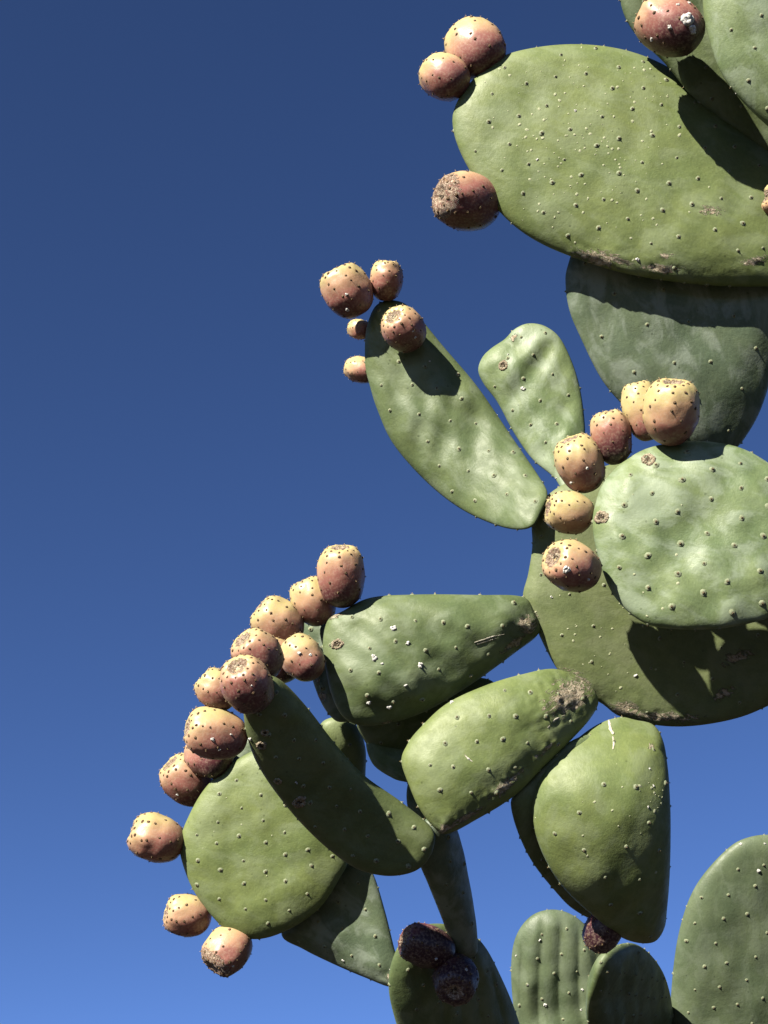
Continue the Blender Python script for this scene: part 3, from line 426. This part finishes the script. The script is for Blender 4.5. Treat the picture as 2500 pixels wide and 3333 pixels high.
    for side, pts in zip((1, -1), faces):
        for q in pts:
            if not inside(q) or np.sqrt(((O-q)**2).sum(1).min()) < .008: continue
            if rng.random() < .06: continue
            spots.append(look(q, side))
        if side > 0: nfront = len(spots)
    nface = len(spots)
    step = max(1, int(NA*.028/np.linalg.norm(np.roll(O, -1, 0)-O, axis=1).sum()))
    for k in range(0, NA, step):
        if rng.random() < .5:
            vi = 1+(NR-1)*NA+k; spots.append((Vector(verts[vi]), Vector(nrm[vi])))
    for k, (pt, n) in enumerate(spots):
        if p.get('ind') and k < nfront:                                         # the large, clearly seen ones stand alone
            o = bpy.data.objects.new('areole', AREOLES[rng.integers(len(AREOLES))]); col.objects.link(o); o.parent = pad
            s = ar*rng.uniform(.75, 1.2); x, y, z = frame(n, rng.uniform(0, 6.28))
            M = Matrix((x, y, z)).transposed().to_4x4() @ Matrix.Scale(s, 4); M.translation = pt; o.matrix_basis = M
            continue
        areole_shape(mb, rng, pt, n, ar*rng.uniform(.75, 1.2)*(.7 if k >= nface else 1))
    o = link('areoles', mb.mesh('areoles'), [WOOL, CORE, GLOCH], pad); o['kind'] = 'stuff'
    # scars left by fallen fruit, scabs
    for (q, rx, ry, kind) in p.get('scar', []):
        pt, n = look(q); mb = MB(); x, y, z = frame(n)
        for i in range(16):
            a = 2*math.pi*i/16; r = rng.uniform(.85, 1.1)
            dome(mb, pt+x*(math.cos(a)*rx*.72*r)+y*(math.sin(a)*ry*.72*r), n, rx*rng.uniform(.26, .42), rx*rng.uniform(.18, .32), 0, 7, .5, jit=.25)
        dome(mb, pt, n, rx*.55, rx*.1, 1, 10, 1., sy=ry/rx, jit=.2)
        for _ in range(5 if kind else 3):
            dome(mb, pt+x*rng.normal(0, rx*.25)+y*rng.normal(0, ry*.25), n, rx*.2, rx*.25, 0 if kind != 1 else 1, 6, .4, jit=.3)
        link('scar', mb.mesh('scar'), [SCAB, SCABD], pad)
    for (q, r) in p.get('wax', []):
        pt, n = look(q); mb = MB(); clump(mb, pt, n, r, 3+int(r/.0008)); link('wax_clump', mb.mesh('wax_clump'), WAX, pad)
    for (L, wd) in p.get('line', []):
        mb = MB(); P = [look(q) for q in L]; seq = []
        for a, b in zip(P[:-1], P[1:]):
            for s in range(5):
                seq.append((a[0].lerp(b[0], s/5), a[1].lerp(b[1], s/5)))
        seq.append(P[-1]); vs = []; fs = []
        for i, (pt, n) in enumerate(seq):
            d = (seq[min(i+1, len(seq)-1)][0]-seq[max(i-1, 0)][0]).normalized(); sd = n.cross(d).normalized()
            ww = wd*.5*(.25+math.sin(math.pi*(i+.4)/(len(seq)-.2))**.5)*rng.uniform(.7, 1.2)
            for (a, h) in ((-1, -.4), (-.6, .45), (.1, .25), (.6, .5), (1, -.4)): vs.append(pt+sd*ww*a+n*wd*h*.7*rng.uniform(.7, 1.2))
        for i in range(len(seq)-1):
            for q in range(4): fs.append((i*5+q, i*5+q+1, i*5+q+6, i*5+q+5))
        fs += [(0, 1, 2, 3, 4), tuple(len(vs)-5+z for z in (4, 3, 2, 1, 0))]
        mb.add(vs, fs); link('dry_scratch', mb.mesh('dry_scratch'), STRAW, pad)
    mb = MB()
    for (q, r, cnt) in p.get('dots', []):
        for _ in range(cnt):
            qq = np.array(q)+rng.normal(0, r*.55, 2)
            if not inside(qq): continue
            pt, n = look(qq); dome(mb, pt, n, rng.choice([.0007, .001, .0014, .002]), .0004, 0, 7, .6, sy=rng.uniform(.7, 1.4), spin=rng.uniform(0, 3), jit=.25)
    if mb.v:
        o = link('scale_spots', mb.mesh('scale_spots'), CREAM, pad); o['kind'] = 'stuff'
    return pad
for i, p in enumerate(PADS): build_pad(p, i)

def build_fruit(f, idx):
    rng = np.random.default_rng(900+idx); random.seed(1900+idx)
    L, W = f['L'], f['W']; NS, NP = 52, 72
    prof = np.array([(0, -.01), (.16, 0), (.285, .06), (.405, .19), (.48, .39), (.50, .56), (.468, .74), (.385, .885), (.285, .965), (.215, .995), (.165, .985), (.09, .965), (0, .96)])
    prof[1:-1, 0] *= 1+rng.normal(0, .015, len(prof)-2)
    t = np.linspace(0, len(prof)-1, NS); ii = np.clip(t.astype(int), 0, len(prof)-2); fr = t-ii
    Pm = np.vstack([prof[0]*[-1, 1] if False else 2*prof[0]-prof[1], prof, 2*prof[-1]-prof[-2]])
    def cr(k): 
        p0, p1, p2, p3 = Pm[ii][:, k], Pm[ii+1][:, k], Pm[ii+2][:, k], Pm[ii+3][:, k]
        return .5*(2*p1+(p2-p0)*fr+(2*p0-5*p1+4*p2-p3)*fr**2+(3*p1-p0-3*p2+p3)*fr**3)
    r = np.clip(cr(0), 0, None)*W; z = cr(1)*L
    ph = np.linspace(0, 2*np.pi, NP, endpoint=False)
    X = r[:, None]*np.cos(ph); Y = r[:, None]*np.sin(ph); Z = np.repeat(z[:, None], NP, 1)
    # profile normals
    dr = np.gradient(r); dz = np.gradient(z); ln = np.hypot(dr, dz)+1e-9; nr, nz = dz/ln, -dr/ln
    NX = nr[:, None]*np.cos(ph); NY = nr[:, None]*np.sin(ph); NZ = np.repeat(nz[:, None], NP, 1)
    # areoles on spiral lines, crowded towards the crown
    ars = []; rows = [.14, .32, .50, .67, .81, .91, .97]; cnt = [5, 6, 7, 7, 8, 9, 11]
    i0 = int(NS*1.5/12); i1 = int(NS*8.7/12)
    for rw, (s, m) in enumerate(zip(rows, cnt)):
        for q in range(m):
            a = (q+.5*(rw % 2)+rng.normal(0, .07))/m*2*np.pi+rw*.15
            k = int(np.argmin(np.abs(z[i0:i1]/L-s-rng.normal(0, .012))))+i0
            ars.append((k, a))
    disp = .007*W*waves(rng, X*1.+Z*.6, Y, W*.8, 5)
    for (k, a) in ars:
        c = np.array([r[k]*math.cos(a), r[k]*math.sin(a), z[k]]); d2 = (X-c[0])**2+(Y-c[1])**2+(Z-c[2])**2
        amp = .014+.024*max(0, z[k]/L-.5)*2
        disp += W*amp*np.exp(-d2/(2*(.085*W)**2))-W*.012*np.exp(-d2/(2*(.03*W)**2))
    disp[i1:] += .012*W*np.sin(ph*9+rng.uniform(0, 6))[None, :]*(r[i1:, None]/(W*.3))
    sq = rng.uniform(.94, 1.06)
    X = (X+NX*disp)*sq; Y = (Y+NY*disp)/sq; Z = Z+NZ*disp
    X[0] = 0; Y[0] = 0; X[-1] = 0; Y[-1] = 0
    mb = MB(); vs = np.c_[X.ravel(), Y.ravel(), Z.ravel()]; fs = []
    i = np.arange(NP); j = np.roll(i, -1)
    for s in range(NS-1): fs.append(np.c_[s*NP+i, s*NP+j, (s+1)*NP+j, (s+1)*NP+i])
    me = bpy.data.meshes.new('fruit'); me.from_pydata(vs.tolist(), [], np.vstack(fs).tolist()); me.update()
    ax = Vector(f['axis']).normalized(); pl = PLANTS[0]
    Q = ax.to_track_quat('Z', 'Y').to_matrix().to_4x4() @ Matrix.Rotation(rng.uniform(0, 6.28), 4, 'Z')
    Qn = np.array(Q.to_3x3())
    # ripeness: the blush reddens the stalk end, with underside shade painted into the colour
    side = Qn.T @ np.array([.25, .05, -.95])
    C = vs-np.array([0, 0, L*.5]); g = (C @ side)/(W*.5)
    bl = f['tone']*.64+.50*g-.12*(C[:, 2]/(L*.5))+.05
    at = me.attributes.new('blush_shade', 'FLOAT', 'POINT'); at.data.foreach_set('value', np.clip(bl, 0, 1.5).astype(np.float32))
    ck = np.clip((Z.ravel()/L-.93)/.05, 0, 1)*np.clip(1-(np.hypot(X, Y).ravel()/(W*.27))**4, 0, 1)*.75
    if f.get('corky'): ck = np.maximum(ck, np.clip((Z.ravel()/L-.72)/.2, 0, 1)*.62*f['corky'])
    at = me.attributes.new('cork', 'FLOAT', 'POINT'); at.data.foreach_set('value', ck.astype(np.float32))
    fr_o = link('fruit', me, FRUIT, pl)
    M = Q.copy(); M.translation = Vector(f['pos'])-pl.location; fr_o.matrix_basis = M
    if f.get('label'): fr_o['label'] = f['label']
    nrm = np.empty(len(vs)*3, np.float32); me.vertices.foreach_get('normal', nrm); nrm = nrm.reshape(-1, 3)
    mb = MB()
    for (k, a) in ars:
        q = k*NP+int(round(a/(2*np.pi)*NP)) % NP; pt = Vector(vs[q]); n = Vector(nrm[q]); s = rng.uniform(.8, 1.2)*W/.062
        if n.length < .1: continue
        dome(mb, pt, n, .0021*s, .0012*s, 0, 7, .5, sy=rng.uniform(.8, 1.3), spin=rng.uniform(0, 3), jit=.15)
        for _ in range(3): bristle(mb, pt+n*.0008, n+Vector(rng.normal(0, .55, 3)), .0002, .0024*s, 1)
    o = link('areoles', mb.mesh('areoles'), [FCORE, GLOCH], fr_o); o['kind'] = 'stuff'
    # dry flower scar in the crown
    mb = MB(); zc = Z[-1].mean()
    for q in range(26):
        a = rng.uniform(0, 6.28); rr = W*.17*math.sqrt(rng.random())
        dome(mb, (math.cos(a)*rr, math.sin(a)*rr, zc+L*.05*(rr/(W*.2))**2*.5), (math.cos(a)*-.3, math.sin(a)*-.3, 1), W*rng.uniform(.03, .06), W*.02, int(rng.random() < .3), 6, .8, jit=.3)
    link('flower_scar', mb.mesh('flower_scar'), [SCAB, SCABD], fr_o)
    for wv in f.get('wax', []):
        d = Qn.T @ np.array(wv[:3]); e = C/np.linalg.norm(C, axis=1)[:, None]; q = int((e @ d).argmax())
        mb = MB(); clump(mb, vs[q], nrm[q], wv[3], 4+int(wv[3]/.0006)); link('wax_clump', mb.mesh('wax_clump'), WAX, fr_o)
for i, f in enumerate(FRUITS): build_fruit(f, i)
